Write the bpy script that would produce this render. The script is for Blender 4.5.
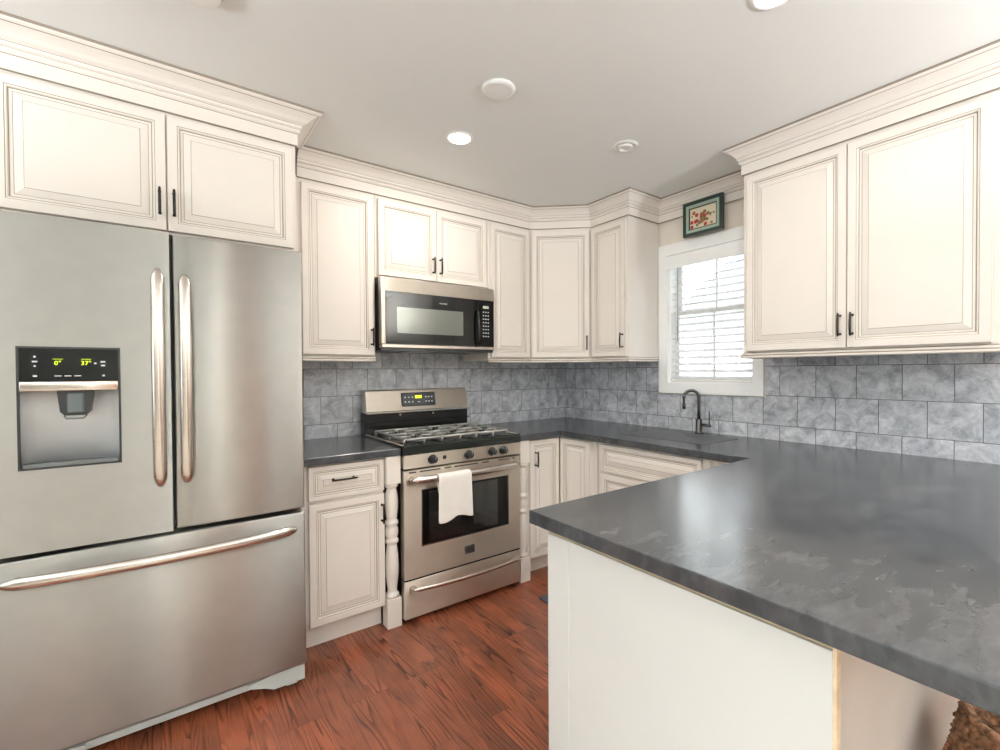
import bpy, bmesh, math, random
from mathutils import Vector, Matrix
random.seed(7)
SC = bpy.context.scene
for o in list(bpy.data.objects): bpy.data.objects.remove(o)
COL = SC.collection
PI = math.pi

# ------------------------------------------------------------------ camera
F_PX, YAW, PITCH, ROLL = 465.62, 0.642426, -0.013878, -0.005957
CAM = Vector((-2.71244, -2.88850, 1.30663)); PCX, PCY = 513.50, 377.51
Fv = Vector((math.sin(YAW)*math.cos(PITCH), math.cos(YAW)*math.cos(PITCH), math.sin(PITCH)))
Rv = Vector((math.cos(YAW), -math.sin(YAW), 0)); Uv = Rv.cross(Fv)
R2 = Rv*math.cos(ROLL)+Uv*math.sin(ROLL); U2 = Uv*math.cos(ROLL)-Rv*math.sin(ROLL)
cd = bpy.data.cameras.new('camera'); cam = bpy.data.objects.new('camera', cd); COL.objects.link(cam)
M = Matrix((R2, U2, -Fv)).transposed().to_4x4(); M.translation = CAM
cam.matrix_world = M
cd.sensor_width = 36; cd.lens = F_PX/1000*36
cd.shift_x = (500-PCX)/1000; cd.shift_y = (PCY-375)/1000
cd.clip_start = .02; cd.clip_end = 200
SC.camera = cam

# ------------------------------------------------------------------ world, light, exposure
W = bpy.data.worlds.new('world'); SC.world = W; W.use_nodes = True
nt = W.node_tree; nt.nodes.clear()
wo = nt.nodes.new('ShaderNodeOutputWorld'); wb = nt.nodes.new('ShaderNodeBackground')
wb.inputs[0].default_value = (.965, .985, 1.0, 1); wb.inputs[1].default_value = 4.0
nt.links.new(wb.outputs[0], wo.inputs[0])
SC.view_settings.view_transform = 'Standard'; SC.view_settings.look = 'None'
SC.view_settings.gamma = 1; SC.view_settings.use_curve_mapping = False
SC.view_settings.exposure = 0.24
try:
    SC.cycles.max_bounces = 14; SC.cycles.diffuse_bounces = 8; SC.cycles.glossy_bounces = 6
    SC.cycles.transparent_max_bounces = 16
    SC.cycles.sample_clamp_indirect = 6.0
except Exception: pass
CAN_POWER = 7.0
UPLIGHT_POWER = 112.0
def portal(name, loc, size, rot):
    l = bpy.data.lights.new(name, 'AREA'); l.shape = 'RECTANGLE'; l.size, l.size_y = size
    l.cycles.is_portal = True
    o = bpy.data.objects.new(name, l); o.location = loc; o.rotation_euler = rot; COL.objects.link(o)

# ------------------------------------------------------------------ materials
def lin(c): return tuple((x/255/12.92 if x/255 <= .04045 else ((x/255+.055)/1.055)**2.4) for x in c)
MATS = {}
def mat(name, rgb=None, rough=.5, metal=0., emit=None, estr=1., bump=None, coat=0., vary=None, aniso=0., spec=None):
    """vary=(scale, amount): soft noise variation of the base colour; bump=(scale, strength)"""
    if name in MATS: return MATS[name]
    m = bpy.data.materials.new(name); m.use_nodes = True; MATS[name] = m
    N, L = m.node_tree.nodes, m.node_tree.links
    b = N['Principled BSDF']; c = lin(rgb) + (1,)
    b.inputs['Base Color'].default_value = c; b.inputs['Roughness'].default_value = rough
    b.inputs['Metallic'].default_value = metal
    if spec is not None: b.inputs['Specular IOR Level'].default_value = spec
    if coat: b.inputs['Coat Weight'].default_value = coat; b.inputs['Coat Roughness'].default_value = .08
    if emit: b.inputs['Emission Color'].default_value = lin(emit)+(1,); b.inputs['Emission Strength'].default_value = estr
    tc = N.new('ShaderNodeTexCoord')
    if vary is None: vary = (14, .03)
    n = N.new('ShaderNodeTexNoise'); n.inputs['Scale'].default_value = vary[0]; n.inputs['Detail'].default_value = 3
    L.new(tc.outputs['Object'], n.inputs['Vector'])
    h = N.new('ShaderNodeHueSaturation'); mr = N.new('ShaderNodeMapRange')
    mr.inputs['To Min'].default_value = 1-vary[1]; mr.inputs['To Max'].default_value = 1+vary[1]
    mr.inputs['From Min'].default_value = .3; mr.inputs['From Max'].default_value = .7
    L.new(n.outputs['Fac'], mr.inputs['Value']); L.new(mr.outputs[0], h.inputs['Value'])
    h.inputs['Color'].default_value = c; L.new(h.outputs[0], b.inputs['Base Color'])
    if bump:
        n2 = N.new('ShaderNodeTexNoise'); n2.inputs['Scale'].default_value = bump[0]
        L.new(tc.outputs['Object'], n2.inputs['Vector'])
        bp = N.new('ShaderNodeBump'); bp.inputs['Strength'].default_value = bump[1]; bp.inputs['Distance'].default_value = .002
        L.new(n2.outputs['Fac'], bp.inputs['Height']); L.new(bp.outputs[0], b.inputs['Normal'])
    if aniso:
        b.inputs['Anisotropic'].default_value = aniso
        tg = N.new('ShaderNodeTangent'); tg.direction_type = 'RADIAL'; tg.axis = 'Z'
        L.new(tg.outputs[0], b.inputs['Tangent'])
    return m

cream = mat('cream_paint', (230, 224, 217), .45, vary=(6, .012))
glaze = mat('taupe_glaze', (142, 131, 118), .5)
glaze_soft = mat('soft_glaze', (205, 197, 185), .5)
tanwood = mat('raw_wood', (214, 196, 160), .7, vary=(25, .08))
white_trim = mat('white_trim_paint', (250, 252, 253), .4, vary=(8, .01))
white_plastic = mat('white_plastic', (236, 236, 234), .4)
bronze = mat('dark_bronze', (52, 46, 42), .35, .7)
black_gloss = mat('black_glass', (8, 9, 10), .06, spec=.4)
black_satin = mat('black_enamel', (14, 14, 15), .22)
dark_plastic = mat('dark_plastic', (34, 36, 38), .35)
iron = mat('cast_iron', (58, 58, 60), .33, .55, bump=(220, .15))
gunmetal = mat('gunmetal', (92, 92, 92), .28, .9)
chrome = mat('bright_chrome', (222, 220, 216), .16, 1.)
grey_plastic = mat('grey_plastic', (186, 192, 190), .45)
towel_m = mat('cotton_towel', (232, 228, 222), .95, bump=(500, .6))
paper = mat('mat_board', (224, 214, 190), .8)

def steel(name, rgb, rough=.24, aniso=.75, streak=.03, horizontal=False):
    m = mat(name, rgb, rough, 1., aniso=aniso)
    N, L = m.node_tree.nodes, m.node_tree.links; b = N['Principled BSDF']
    tc = [n for n in N if n.type == 'TEX_COORD'][0]
    mp = N.new('ShaderNodeMapping'); mp.inputs['Scale'].default_value = (3, 3, 900)
    ns = N.new('ShaderNodeTexNoise'); ns.inputs['Scale'].default_value = 1; ns.inputs['Detail'].default_value = 2
    L.new(tc.outputs['Object'], mp.inputs[0]); L.new(mp.outputs[0], ns.inputs['Vector'])
    mr = N.new('ShaderNodeMapRange'); mr.inputs['To Min'].default_value = rough-streak; mr.inputs['To Max'].default_value = rough+streak
    L.new(ns.outputs['Fac'], mr.inputs['Value']); L.new(mr.outputs[0], b.inputs['Roughness']); b.inputs['Anisotropic Rotation'].default_value = .25
    return m
ss = steel('brushed_stainless', (170, 169, 164), .34, .97)
ss_range = steel('satin_stainless', (228, 220, 208), .40, .95)
ss_handle = steel('polished_stainless', (206, 198, 190), .26, .3)

def ceiling_mat(name, rgb, rough=.85): return mat(name, rgb, rough, bump=(90, .12), vary=(1.2, .008))
ceil_m = ceiling_mat('ceiling_paint', (228, 230, 229))
wall_m = ceiling_mat('wall_paint', (236, 228, 217))
wall_back_m = ceiling_mat('grey_wall_paint', (170, 172, 166))

def tile_mat(name, axis, width, phase):
    m = bpy.data.materials.new(name); m.use_nodes = True
    N, L = m.node_tree.nodes, m.node_tree.links; b = N['Principled BSDF']
    tc = N.new('ShaderNodeTexCoord'); sx = N.new('ShaderNodeSeparateXYZ'); L.new(tc.outputs['Object'], sx.inputs[0])
    ad = N.new('ShaderNodeMath'); ad.operation = 'ADD'; ad.inputs[1].default_value = -phase + 40*width
    L.new(sx.outputs[axis], ad.inputs[0])
    az = N.new('ShaderNodeMath'); az.operation = 'ADD'; az.inputs[1].default_value = -1.161 + .1645*6 + .1645
    L.new(sx.outputs['Z'], az.inputs[0])
    cv = N.new('ShaderNodeCombineXYZ'); L.new(ad.outputs[0], cv.inputs[0]); L.new(az.outputs[0], cv.inputs[1])
    br = N.new('ShaderNodeTexBrick'); L.new(cv.outputs[0], br.inputs['Vector'])
    br.inputs['Scale'].default_value = 1; br.inputs['Brick Width'].default_value = width; br.inputs['Row Height'].default_value = .1645
    br.inputs['Mortar Size'].default_value = .0016; br.inputs['Mortar Smooth'].default_value = .1; br.inputs['Bias'].default_value = 0
    br.offset = .5; br.offset_frequency = 2
    br.inputs['Color1'].default_value = (0, 0, 0, 1); br.inputs['Color2'].default_value = (1, 1, 1, 1); br.inputs['Mortar'].default_value = (.5, .5, .5, 1)
    # stone figure, shifted for every tile
    sh = N.new('ShaderNodeVectorMath'); sh.operation = 'MULTIPLY_ADD'; sh.inputs[1].default_value = (9, 7, 11)
    L.new(br.outputs['Color'], sh.inputs[0]); L.new(cv.outputs[0], sh.inputs[2])
    n1 = N.new('ShaderNodeTexNoise'); n1.inputs['Scale'].default_value = 13; n1.inputs['Detail'].default_value = 9; n1.inputs['Roughness'].default_value = .74; n1.inputs['Distortion'].default_value = .5
    L.new(sh.outputs[0], n1.inputs['Vector'])
    cr = N.new('ShaderNodeValToRGB'); e = cr.color_ramp.elements
    e[0].position = .36; e[0].color = lin((140, 144, 152))+(1,); e[1].position = .66; e[1].color = lin((222, 225, 230))+(1,)
    k = e.new(.5); k.color = lin((186, 190, 198))+(1,)
    L.new(n1.outputs['Fac'], cr.inputs[0])
    n2 = N.new('ShaderNodeTexNoise'); n2.inputs['Scale'].default_value = 16; n2.inputs['Detail'].default_value = 5; n2.inputs['Distortion'].default_value = 2.2
    L.new(sh.outputs[0], n2.inputs['Vector'])
    vr = N.new('ShaderNodeValToRGB'); v = vr.color_ramp.elements
    v[0].position = .485; v[0].color = (0, 0, 0, 1); v[1].position = .515; v[1].color = (0, 0, 0, 1); q = v.new(.5); q.color = (1, 1, 1, 1)
    L.new(n2.outputs['Fac'], vr.inputs[0])
    mx = N.new('ShaderNodeMix'); mx.data_type = 'RGBA'; mx.inputs[7].default_value = lin((212, 214, 215))+(1,)
    mf = N.new('ShaderNodeMath'); mf.operation = 'MULTIPLY'; mf.inputs[1].default_value = .5
    L.new(vr.outputs[0], mf.inputs[0]); L.new(mf.outputs[0], mx.inputs[0]); L.new(cr.outputs[0], mx.inputs[6])
    hs = N.new('ShaderNodeHueSaturation'); mr = N.new('ShaderNodeMapRange'); mr.inputs['To Min'].default_value = .93; mr.inputs['To Max'].default_value = 1.06
    L.new(br.outputs['Color'], mr.inputs[0]); L.new(mr.outputs[0], hs.inputs['Value']); L.new(mx.outputs[2], hs.inputs['Color'])
    m2 = N.new('ShaderNodeMix'); m2.data_type = 'RGBA'; m2.inputs[7].default_value = lin((84, 88, 94))+(1,)
    L.new(br.outputs['Fac'], m2.inputs[0]); L.new(hs.outputs[0], m2.inputs[6]); L.new(m2.outputs[2], b.inputs['Base Color'])
    b.inputs['Roughness'].default_value = .34
    bp = N.new('ShaderNodeBump'); bp.inputs['Strength'].default_value = .6; bp.inputs['Distance'].default_value = .002; bp.invert = True
    L.new(br.outputs['Fac'], bp.inputs['Height']); L.new(bp.outputs[0], b.inputs['Normal'])
    return m

def counter_mat():
    m = bpy.data.materials.new('dark_marbled_laminate'); m.use_nodes = True
    N, L = m.node_tree.nodes, m.node_tree.links; b = N['Principled BSDF']
    tc = N.new('ShaderNodeTexCoord')
    mp = N.new('ShaderNodeMapping'); mp.inputs['Rotation'].default_value = (0, 0, .62); mp.inputs['Scale'].default_value = (1.0, 2.6, 1.5)
    L.new(tc.outputs['Object'], mp.inputs[0])
    n0 = N.new('ShaderNodeTexNoise'); n0.inputs['Scale'].default_value = 2.6; n0.inputs['Detail'].default_value = 6; n0.inputs['Distortion'].default_value = 1.2
    n1 = N.new('ShaderNodeTexNoise'); n1.inputs['Scale'].default_value = 12; n1.inputs['Detail'].default_value = 6; n1.inputs['Roughness'].default_value = .58; n1.inputs['Distortion'].default_value = .5
    for n in (n0, n1): L.new(mp.outputs[0], n.inputs['Vector'])
    c0 = N.new('ShaderNodeValToRGB'); e = c0.color_ramp.elements
    e[0].position = .3; e[0].color = lin((46, 50, 55))+(1,); e[1].position = .75; e[1].color = lin((74, 75, 77))+(1,)
    L.new(n0.outputs['Fac'], c0.inputs[0])
    c1 = N.new('ShaderNodeValToRGB'); e = c1.color_ramp.elements
    e[0].position = .42; e[0].color = (0, 0, 0, 1); e[1].position = .86; e[1].color = (1, 1, 1, 1)
    L.new(n1.outputs['Fac'], c1.inputs[0])
    mf = N.new('ShaderNodeMath'); mf.operation = 'MULTIPLY'; mf.inputs[1].default_value = .34; L.new(c1.outputs[0], mf.inputs[0])
    mx = N.new('ShaderNodeMix'); mx.data_type = 'RGBA'; mx.inputs[7].default_value = lin((128, 128, 130))+(1,)
    L.new(mf.outputs[0], mx.inputs[0]); L.new(c0.outputs[0], mx.inputs[6]); L.new(mx.outputs[2], b.inputs['Base Color'])
    b.inputs['Roughness'].default_value = .2; b.inputs['Specular IOR Level'].default_value = .5
    return m
counter_m = counter_mat()

def floor_mat():
    m = bpy.data.materials.new('stained_oak_planks'); m.use_nodes = True
    N, L = m.node_tree.nodes, m.node_tree.links; b = N['Principled BSDF']
    tc = N.new('ShaderNodeTexCoord'); sx = N.new('ShaderNodeSeparateXYZ'); L.new(tc.outputs['Object'], sx.inputs[0])
    cv = N.new('ShaderNodeCombineXYZ'); L.new(sx.outputs['Y'], cv.inputs[0]); L.new(sx.outputs['X'], cv.inputs[1])
    br = N.new('ShaderNodeTexBrick'); L.new(cv.outputs[0], br.inputs['Vector'])
    br.inputs['Scale'].default_value = 1; br.inputs['Brick Width'].default_value = 1.05; br.inputs['Row Height'].default_value = .083
    br.inputs['Mortar Size'].default_value = .0007; br.offset = .37; br.offset_frequency = 3
    br.inputs['Color1'].default_value = (0, 0, 0, 1); br.inputs['Color2'].default_value = (1, 1, 1, 1); br.inputs['Bias'].default_value = 0
    sh = N.new('ShaderNodeVectorMath'); sh.operation = 'MULTIPLY_ADD'; sh.inputs[1].default_value = (5, 13, 3)
    L.new(br.outputs['Color'], sh.inputs[0]); L.new(cv.outputs[0], sh.inputs[2])
    # cathedral figure: contour lines of a noise field stretched along the board
    mp = N.new('ShaderNodeMapping'); mp.inputs['Scale'].default_value = (.75, 10, 1); L.new(sh.outputs[0], mp.inputs[0])
    na = N.new('ShaderNodeTexNoise'); na.inputs['Scale'].default_value = 1; na.inputs['Detail'].default_value = 2.0; na.inputs['Roughness'].default_value = .45
    L.new(mp.outputs[0], na.inputs['Vector'])
    mu = N.new('ShaderNodeMath'); mu.operation = 'MULTIPLY'; mu.inputs[1].default_value = 19; L.new(na.outputs['Fac'], mu.inputs[0])
    fr = N.new('ShaderNodeMath'); fr.operation = 'FRACT'; L.new(mu.outputs[0], fr.inputs[0])
    r1 = N.new('ShaderNodeValToRGB'); e = r1.color_ramp.elements
    e[0].position = 0; e[0].color = (1, 1, 1, 1); e[1].position = .42; e[1].color = (0, 0, 0, 1); q = e.new(.14); q.color = (.75, .75, .75, 1)
    L.new(fr.outputs[0], r1.inputs[0])
    mpm = N.new('ShaderNodeMapping'); mpm.inputs['Scale'].default_value = (1.6, 9, 1); L.new(sh.outputs[0], mpm.inputs[0])
    nm = N.new('ShaderNodeTexNoise'); nm.inputs['Scale'].default_value = 1.3; nm.inputs['Detail'].default_value = 3; L.new(mpm.outputs[0], nm.inputs['Vector'])
    rm = N.new('ShaderNodeMapRange'); rm.inputs['From Min'].default_value = .34; rm.inputs['From Max'].default_value = .58; L.new(nm.outputs['Fac'], rm.inputs[0])
    g = N.new('ShaderNodeMath'); g.operation = 'MULTIPLY'; L.new(r1.outputs[0], g.inputs[0]); L.new(rm.outputs[0], g.inputs[1])
    # fine pores
    mp2 = N.new('ShaderNodeMapping'); mp2.inputs['Scale'].default_value = (14, 330, 1); L.new(sh.outputs[0], mp2.inputs[0])
    nb = N.new('ShaderNodeTexNoise'); nb.inputs['Scale'].default_value = 1; nb.inputs['Detail'].default_value = 3; L.new(mp2.outputs[0], nb.inputs['Vector'])
    base = N.new('ShaderNodeValToRGB'); e = base.color_ramp.elements
    e[0].position = .25; e[0].color = lin((92, 58, 44))+(1,); e[1].position = .8; e[1].color = lin((186, 108, 74))+(1,)
    k = e.new(.5); k.color = lin((148, 82, 56))+(1,)
    nc = N.new('ShaderNodeTexNoise'); nc.inputs['Scale'].default_value = 3.2; nc.inputs['Detail'].default_value = 3; L.new(sh.outputs[0], nc.inputs['Vector'])
    av = N.new('ShaderNodeMath'); av.operation = 'MULTIPLY_ADD'; av.inputs[1].default_value = .26; L.new(nb.outputs['Fac'], av.inputs[0])
    av2 = N.new('ShaderNodeMath'); av2.operation = 'MULTIPLY_ADD'; av2.inputs[1].default_value = .5; L.new(nc.outputs['Fac'], av2.inputs[0])
    sp = N.new('ShaderNodeSeparateColor'); L.new(br.outputs['Color'], sp.inputs[0])
    t = N.new('ShaderNodeMath'); t.operation = 'MULTIPLY'; t.inputs[1].default_value = .11; L.new(sp.outputs[0], t.inputs[0])
    L.new(t.outputs[0], av2.inputs[2]); L.new(av2.outputs[0], av.inputs[2]); L.new(av.outputs[0], base.inputs[0])
    mx = N.new('ShaderNodeMix'); mx.data_type = 'RGBA'; mx.inputs[7].default_value = lin((48, 28, 22))+(1,)
    gm = N.new('ShaderNodeMath'); gm.operation = 'MULTIPLY'; gm.inputs[1].default_value = .85; L.new(g.outputs[0], gm.inputs[0])
    L.new(gm.outputs[0], mx.inputs[0]); L.new(base.outputs[0], mx.inputs[6])
    m2 = N.new('ShaderNodeMix'); m2.data_type = 'RGBA'; m2.inputs[7].default_value = lin((84, 48, 36))+(1,)
    L.new(br.outputs['Fac'], m2.inputs[0]); L.new(mx.outputs[2], m2.inputs[6]); L.new(m2.outputs[2], b.inputs['Base Color'])
    b.inputs['Roughness'].default_value = .26
    bp = N.new('ShaderNodeBump'); bp.inputs['Strength'].default_value = .25; bp.inputs['Distance'].default_value = .001; bp.invert = True
    L.new(g.outputs[0], bp.inputs['Height']); L.new(bp.outputs[0], b.inputs['Normal'])
    return m

def glass_mat(name='window_glass', tint=(.97, .99, .98)):
    m = bpy.data.materials.new(name); m.use_nodes = True; N, L = m.node_tree.nodes, m.node_tree.links
    N.remove(N['Principled BSDF']); o = N['Material Output']
    t = N.new('ShaderNodeBsdfTransparent'); t.inputs[0].default_value = tint+(1,)
    g = N.new('ShaderNodeBsdfGlossy'); g.inputs['Roughness'].default_value = .02
    f = N.new('ShaderNodeFresnel'); f.inputs[0].default_value = 1.45; x = N.new('ShaderNodeMixShader')
    L.new(f.outputs[0], x.inputs[0]); L.new(t.outputs[0], x.inputs[1]); L.new(g.outputs[0], x.inputs[2]); L.new(x.outputs[0], o.inputs[0])
    return m
glass = glass_mat()

# ------------------------------------------------------------------ mesh helpers
ID = Matrix.Identity(4)
def frame(x, y, u):
    """local x along the front (left to right seen from the room), local -y towards the room, z up"""
    u = Vector((u[0], u[1], 0)).normalized(); yy = Vector((-u.y, u.x, 0))
    m = Matrix((u, yy, Vector((0, 0, 1)))).transposed().to_4x4(); m.translation = (x, y, 0); return m
class MB:
    def __init__(s, M=ID): s.bm = bmesh.new(); s.M = M
    def _merge(s, tmp, mi=0, smooth=False):
        mp = {}
        for v in tmp.verts: mp[v] = s.bm.verts.new(s.M @ v.co)
        for f in tmp.faces:
            try: g = s.bm.faces.new([mp[v] for v in f.verts])
            except ValueError: continue
            g.material_index = mi if mi is not None else f.material_index; g.smooth = smooth or f.smooth
        tmp.free()
    def box(s, x0, x1, y0, y1, z0, z1, bev=0, mi=0, seg=1, rot=None, edges=None):
        t = bmesh.new(); bmesh.ops.create_cube(t, size=1)
        cx, cy, cz = (x0+x1)/2, (y0+y1)/2, (z0+z1)/2
        for v in t.verts: v.co = Vector((v.co.x*(x1-x0), v.co.y*(y1-y0), v.co.z*(z1-z0)))
        if bev:
            es = list(t.edges)
            if edges == 'z': es = [e for e in t.edges if abs(e.verts[0].co.z-e.verts[1].co.z) > 1e-6]
            if edges == 'y': es = [e for e in t.edges if abs(e.verts[0].co.y-e.verts[1].co.y) > 1e-6]
            bmesh.ops.bevel(t, geom=es, offset=bev, segments=seg, affect='EDGES', profile=.5)
        if rot is not None: bmesh.ops.transform(t, matrix=rot, verts=t.verts)
        for v in t.verts: v.co += Vector((cx, cy, cz))
        bmesh.ops.recalc_face_normals(t, faces=t.faces)
        s._merge(t, mi, seg > 1); return s
    def tube(s, pts, r, n=12, ref=(0, 0, 1), mi=0, caps=True):
        """r: number, or list of numbers / (a,b) pairs; a is measured along ref"""
        pts = [Vector(p) for p in pts]; k = len(pts); rr = r if isinstance(r, list) else [r]*k
        t = bmesh.new(); rings = []; ref = Vector(ref).normalized()
        for i, p in enumerate(pts):
            d = (pts[min(i+1, k-1)]-pts[max(i-1, 0)]).normalized()
            a = ref - d*ref.dot(d)
            if a.length < 1e-4: a = Vector((1, 0, 0)) - d*d.x
            a.normalize(); b = d.cross(a); q = rr[i]; ra, rb = (q, q) if not isinstance(q, tuple) else q
            rings.append([t.verts.new(p + a*ra*math.cos(2*PI*j/n) + b*rb*math.sin(2*PI*j/n)) for j in range(n)])
        for i in range(k-1):
            for j in range(n): t.faces.new((rings[i][j], rings[i][(j+1) % n], rings[i+1][(j+1) % n], rings[i+1][j])).smooth = True
        if caps: t.faces.new(rings[0]); t.faces.new(rings[-1])
        bmesh.ops.recalc_face_normals(t, faces=t.faces); s._merge(t, mi); return s
    def lathe(s, prof, c=(0, 0, 0), axis='z', n=32, mi=0, smooth=True, caps=True):
        """prof: [(radius, height)] from one end to the other"""
        t = bmesh.new(); rings = []
        for r, h in prof:
            ring = []
            for j in range(n):
                a = 2*PI*j/n; x, y = r*math.cos(a), r*math.sin(a)
                co = {'z': (x, y, h), 'y': (x, h, y), 'x': (h, x, y)}[axis]
                ring.append(t.verts.new(Vector(c)+Vector(co)))
            rings.append(ring)
        for i in range(len(rings)-1):
            for j in range(n):
                t.faces.new((rings[i][j], rings[i][(j+1) % n], rings[i+1][(j+1) % n], rings[i+1][j])).smooth = smooth
        if caps: t.faces.new(rings[0]); t.faces.new(rings[-1])
        bmesh.ops.recalc_face_normals(t, faces=t.faces); s._merge(t, mi); return s
    def sweep(s, prof, path, mis=None, closed=False):
        """prof: [(out,z)] closed polygon; path: [(x,y)], the room lies to the right-hand side of travel"""
        t = bmesh.new(); P = [Vector((p[0], p[1], 0)) for p in path]; k = len(P); rings = []
        nrm = lambda d: Vector((d.y, -d.x, 0))
        for i, p in enumerate(P):
            ds = []
            if i > 0: ds.append((P[i]-P[i-1]).normalized())
            if i < k-1: ds.append((P[i+1]-P[i]).normalized())
            if len(ds) == 1: o = nrm(ds[0])
            else:
                a, b = nrm(ds[0]), nrm(ds[1]); o = (a+b).normalized(); o = o/max(.2, o.dot(a))
            rings.append([t.verts.new(p + o*q[0] + Vector((0, 0, q[1]))) for q in prof])
        m = len(prof)
        for i in range(k-1):
            for j in range(m):
                f = t.faces.new((rings[i][j], rings[i][(j+1) % m], rings[i+1][(j+1) % m], rings[i+1][j]))
                f.material_index = mis[j] if mis else 0
        t.faces.new(rings[0]); t.faces.new(rings[-1])
        bmesh.ops.recalc_face_normals(t, faces=t.faces); s._merge(t, None); return s
    def rings(s, rects, zoff, mis, last_mi=0, flip=False):
        """rects: [(x0,x1,z0,z1,y)] nested; strips between, last one filled"""
        t = bmesh.new(); R = []
        for x0, x1, z0, z1, y in rects:
            R.append([t.verts.new(c) for c in ((x0, y, z0), (x1, y, z0), (x1, y, z1), (x0, y, z1))])
        for i in range(len(R)-1):
            for j in range(4):
                f = t.faces.new((R[i][j], R[i][(j+1) % 4], R[i+1][(j+1) % 4], R[i+1][j])); f.material_index = mis[i]
        f = t.faces.new(R[-1]); f.material_index = last_mi
        f = t.faces.new(R[0][::-1]); f.material_index = 0
        bmesh.ops.recalc_face_normals(t, faces=t.faces); s._merge(t, None); return s
    def poly(s, pts, y0, y1, plane='xz', mi=0):
        """extruded polygon; plane xz -> thickness along y; xy -> along z; yz -> along x"""
        t = bmesh.new(); f = {'xz': lambda p, h: (p[0], h, p[1]), 'xy': lambda p, h: (p[0], p[1], h), 'yz': lambda p, h: (h, p[0], p[1])}[plane]
        A = [t.verts.new(f(p, y0)) for p in pts]; B = [t.verts.new(f(p, y1)) for p in pts]; n = len(pts)
        t.faces.new(A); t.faces.new(B[::-1])
        for i in range(n): t.faces.new((A[i], A[(i+1) % n], B[(i+1) % n], B[i]))
        bmesh.ops.recalc_face_normals(t, faces=t.faces); s._merge(t, mi); return s
def origin_of(p):
    o = Vector((0, 0, 0))
    while p is not None: o += p.location; p = p.parent
    return o
def put(name, mb, mats, parent=None, loc=None, kind=None, label=None):
    """link ONE mesh object built in world coordinates; its origin is its parent's, or loc"""
    o = origin_of(parent) if parent else Vector(loc or (0, 0, 0))
    for v in mb.bm.verts: v.co -= o
    me = bpy.data.meshes.new(name); mb.bm.to_mesh(me); mb.bm.free()
    for m in (mats if isinstance(mats, (list, tuple)) else [mats]): me.materials.append(m)
    ob = bpy.data.objects.new(name, me); COL.objects.link(ob)
    if parent: ob.parent = parent
    else: ob.location = o
    if kind: ob['kind'] = kind
    if label: ob['label'] = label
    return ob
def tag(o, label, cat, group=None):
    o['label'] = label; o['category'] = cat
    if group: o['group'] = group
    return o
def thing(name, loc, label, cat, group=None):
    o = bpy.data.objects.new(name, None); o.empty_display_size = .1; COL.objects.link(o); o.location = loc
    return tag(o, label, cat, group)
def text_mb(txt, size, M, depth=.0006, align='CENTER'):
    c = bpy.data.curves.new('t', 'FONT'); c.body = txt; c.size = size; c.extrude = depth; c.align_x = align; c.align_y = 'CENTER'; c.resolution_u = 2
    ob = bpy.data.objects.new('t', c); COL.objects.link(ob)
    dg = bpy.context.evaluated_depsgraph_get(); me = bpy.data.meshes.new_from_object(ob.evaluated_get(dg))
    mb = MB(); mb.bm.from_mesh(me)
    T = M @ Matrix.Rotation(PI/2, 4, 'X')
    bmesh.ops.transform(mb.bm, matrix=T, verts=mb.bm.verts)
    bpy.data.objects.remove(ob); bpy.data.curves.remove(c); bpy.data.meshes.remove(me); return mb

# ------------------------------------------------------------------ room shell
CZ = 2.44; XL, YB = -5.6, -6.6
def struct(name, mb, m, **k): return put(name, mb, m, kind='structure', **k)
struct('floor', MB().box(XL-.1, .12, YB-.1, .12, -.08, 0), floor_mat())
struct('ceiling', MB().box(XL-.1, .12, YB-.1, .12, CZ, CZ+.1), ceil_m)
struct('wall_back_of_range', MB().box(XL-.1, .12, .006, .12, .0, CZ), wall_m)
# window wall (x=0) with its opening
WY0, WY1, WZ0, WZ1 = -1.570, -1.008, 1.222, 2.070     # opening
w = MB(); X0, X1 = .006, .13
w.box(X0, X1, YB-.1, WY0, 0, CZ); w.box(X0, X1, WY1, .006, 0, CZ)
w.box(X0, X1, WY0, WY1, 0, WZ0); w.box(X0, X1, WY0, WY1, WZ1, CZ)
struct('wall_right', w, wall_m)
# far walls of the room, behind the camera, with unseen windows added for daylight and reflections
def wall_with_openings(name, horiz, pos, a0, a1, holes, m, thick=.12):
    """horiz True: wall runs along x at y=pos ; else along y at x=pos. holes: (a0,a1,z0,z1)"""
    mb = MB(); cur = a0
    def bx(p, q, z0, z1):
        if q-p < 1e-4 or z1-z0 < 1e-4: return
        if horiz: mb.box(p, q, pos-thick, pos, z0, z1)
        else: mb.box(pos-thick, pos, p, q, z0, z1)
    for h in sorted(holes):
        bx(cur, h[0], 0, CZ); bx(h[0], h[1], 0, h[2]); bx(h[0], h[1], h[3], CZ); cur = h[1]
    bx(cur, a1, 0, CZ)
    return struct(name, mb, m)
BH = [(-3.00, -2.76, .1, 2.3)]
LH = [(-5.6, -3.9, .7, 2.1), (-2.9, -1.5, .9, 2.1)]
wall_with_openings('wall_front', True, YB, XL-.1, .006, BH, wall_back_m)
wall_with_openings('wall_left', False, XL, YB, .006, LH, wall_back_m)
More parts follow.
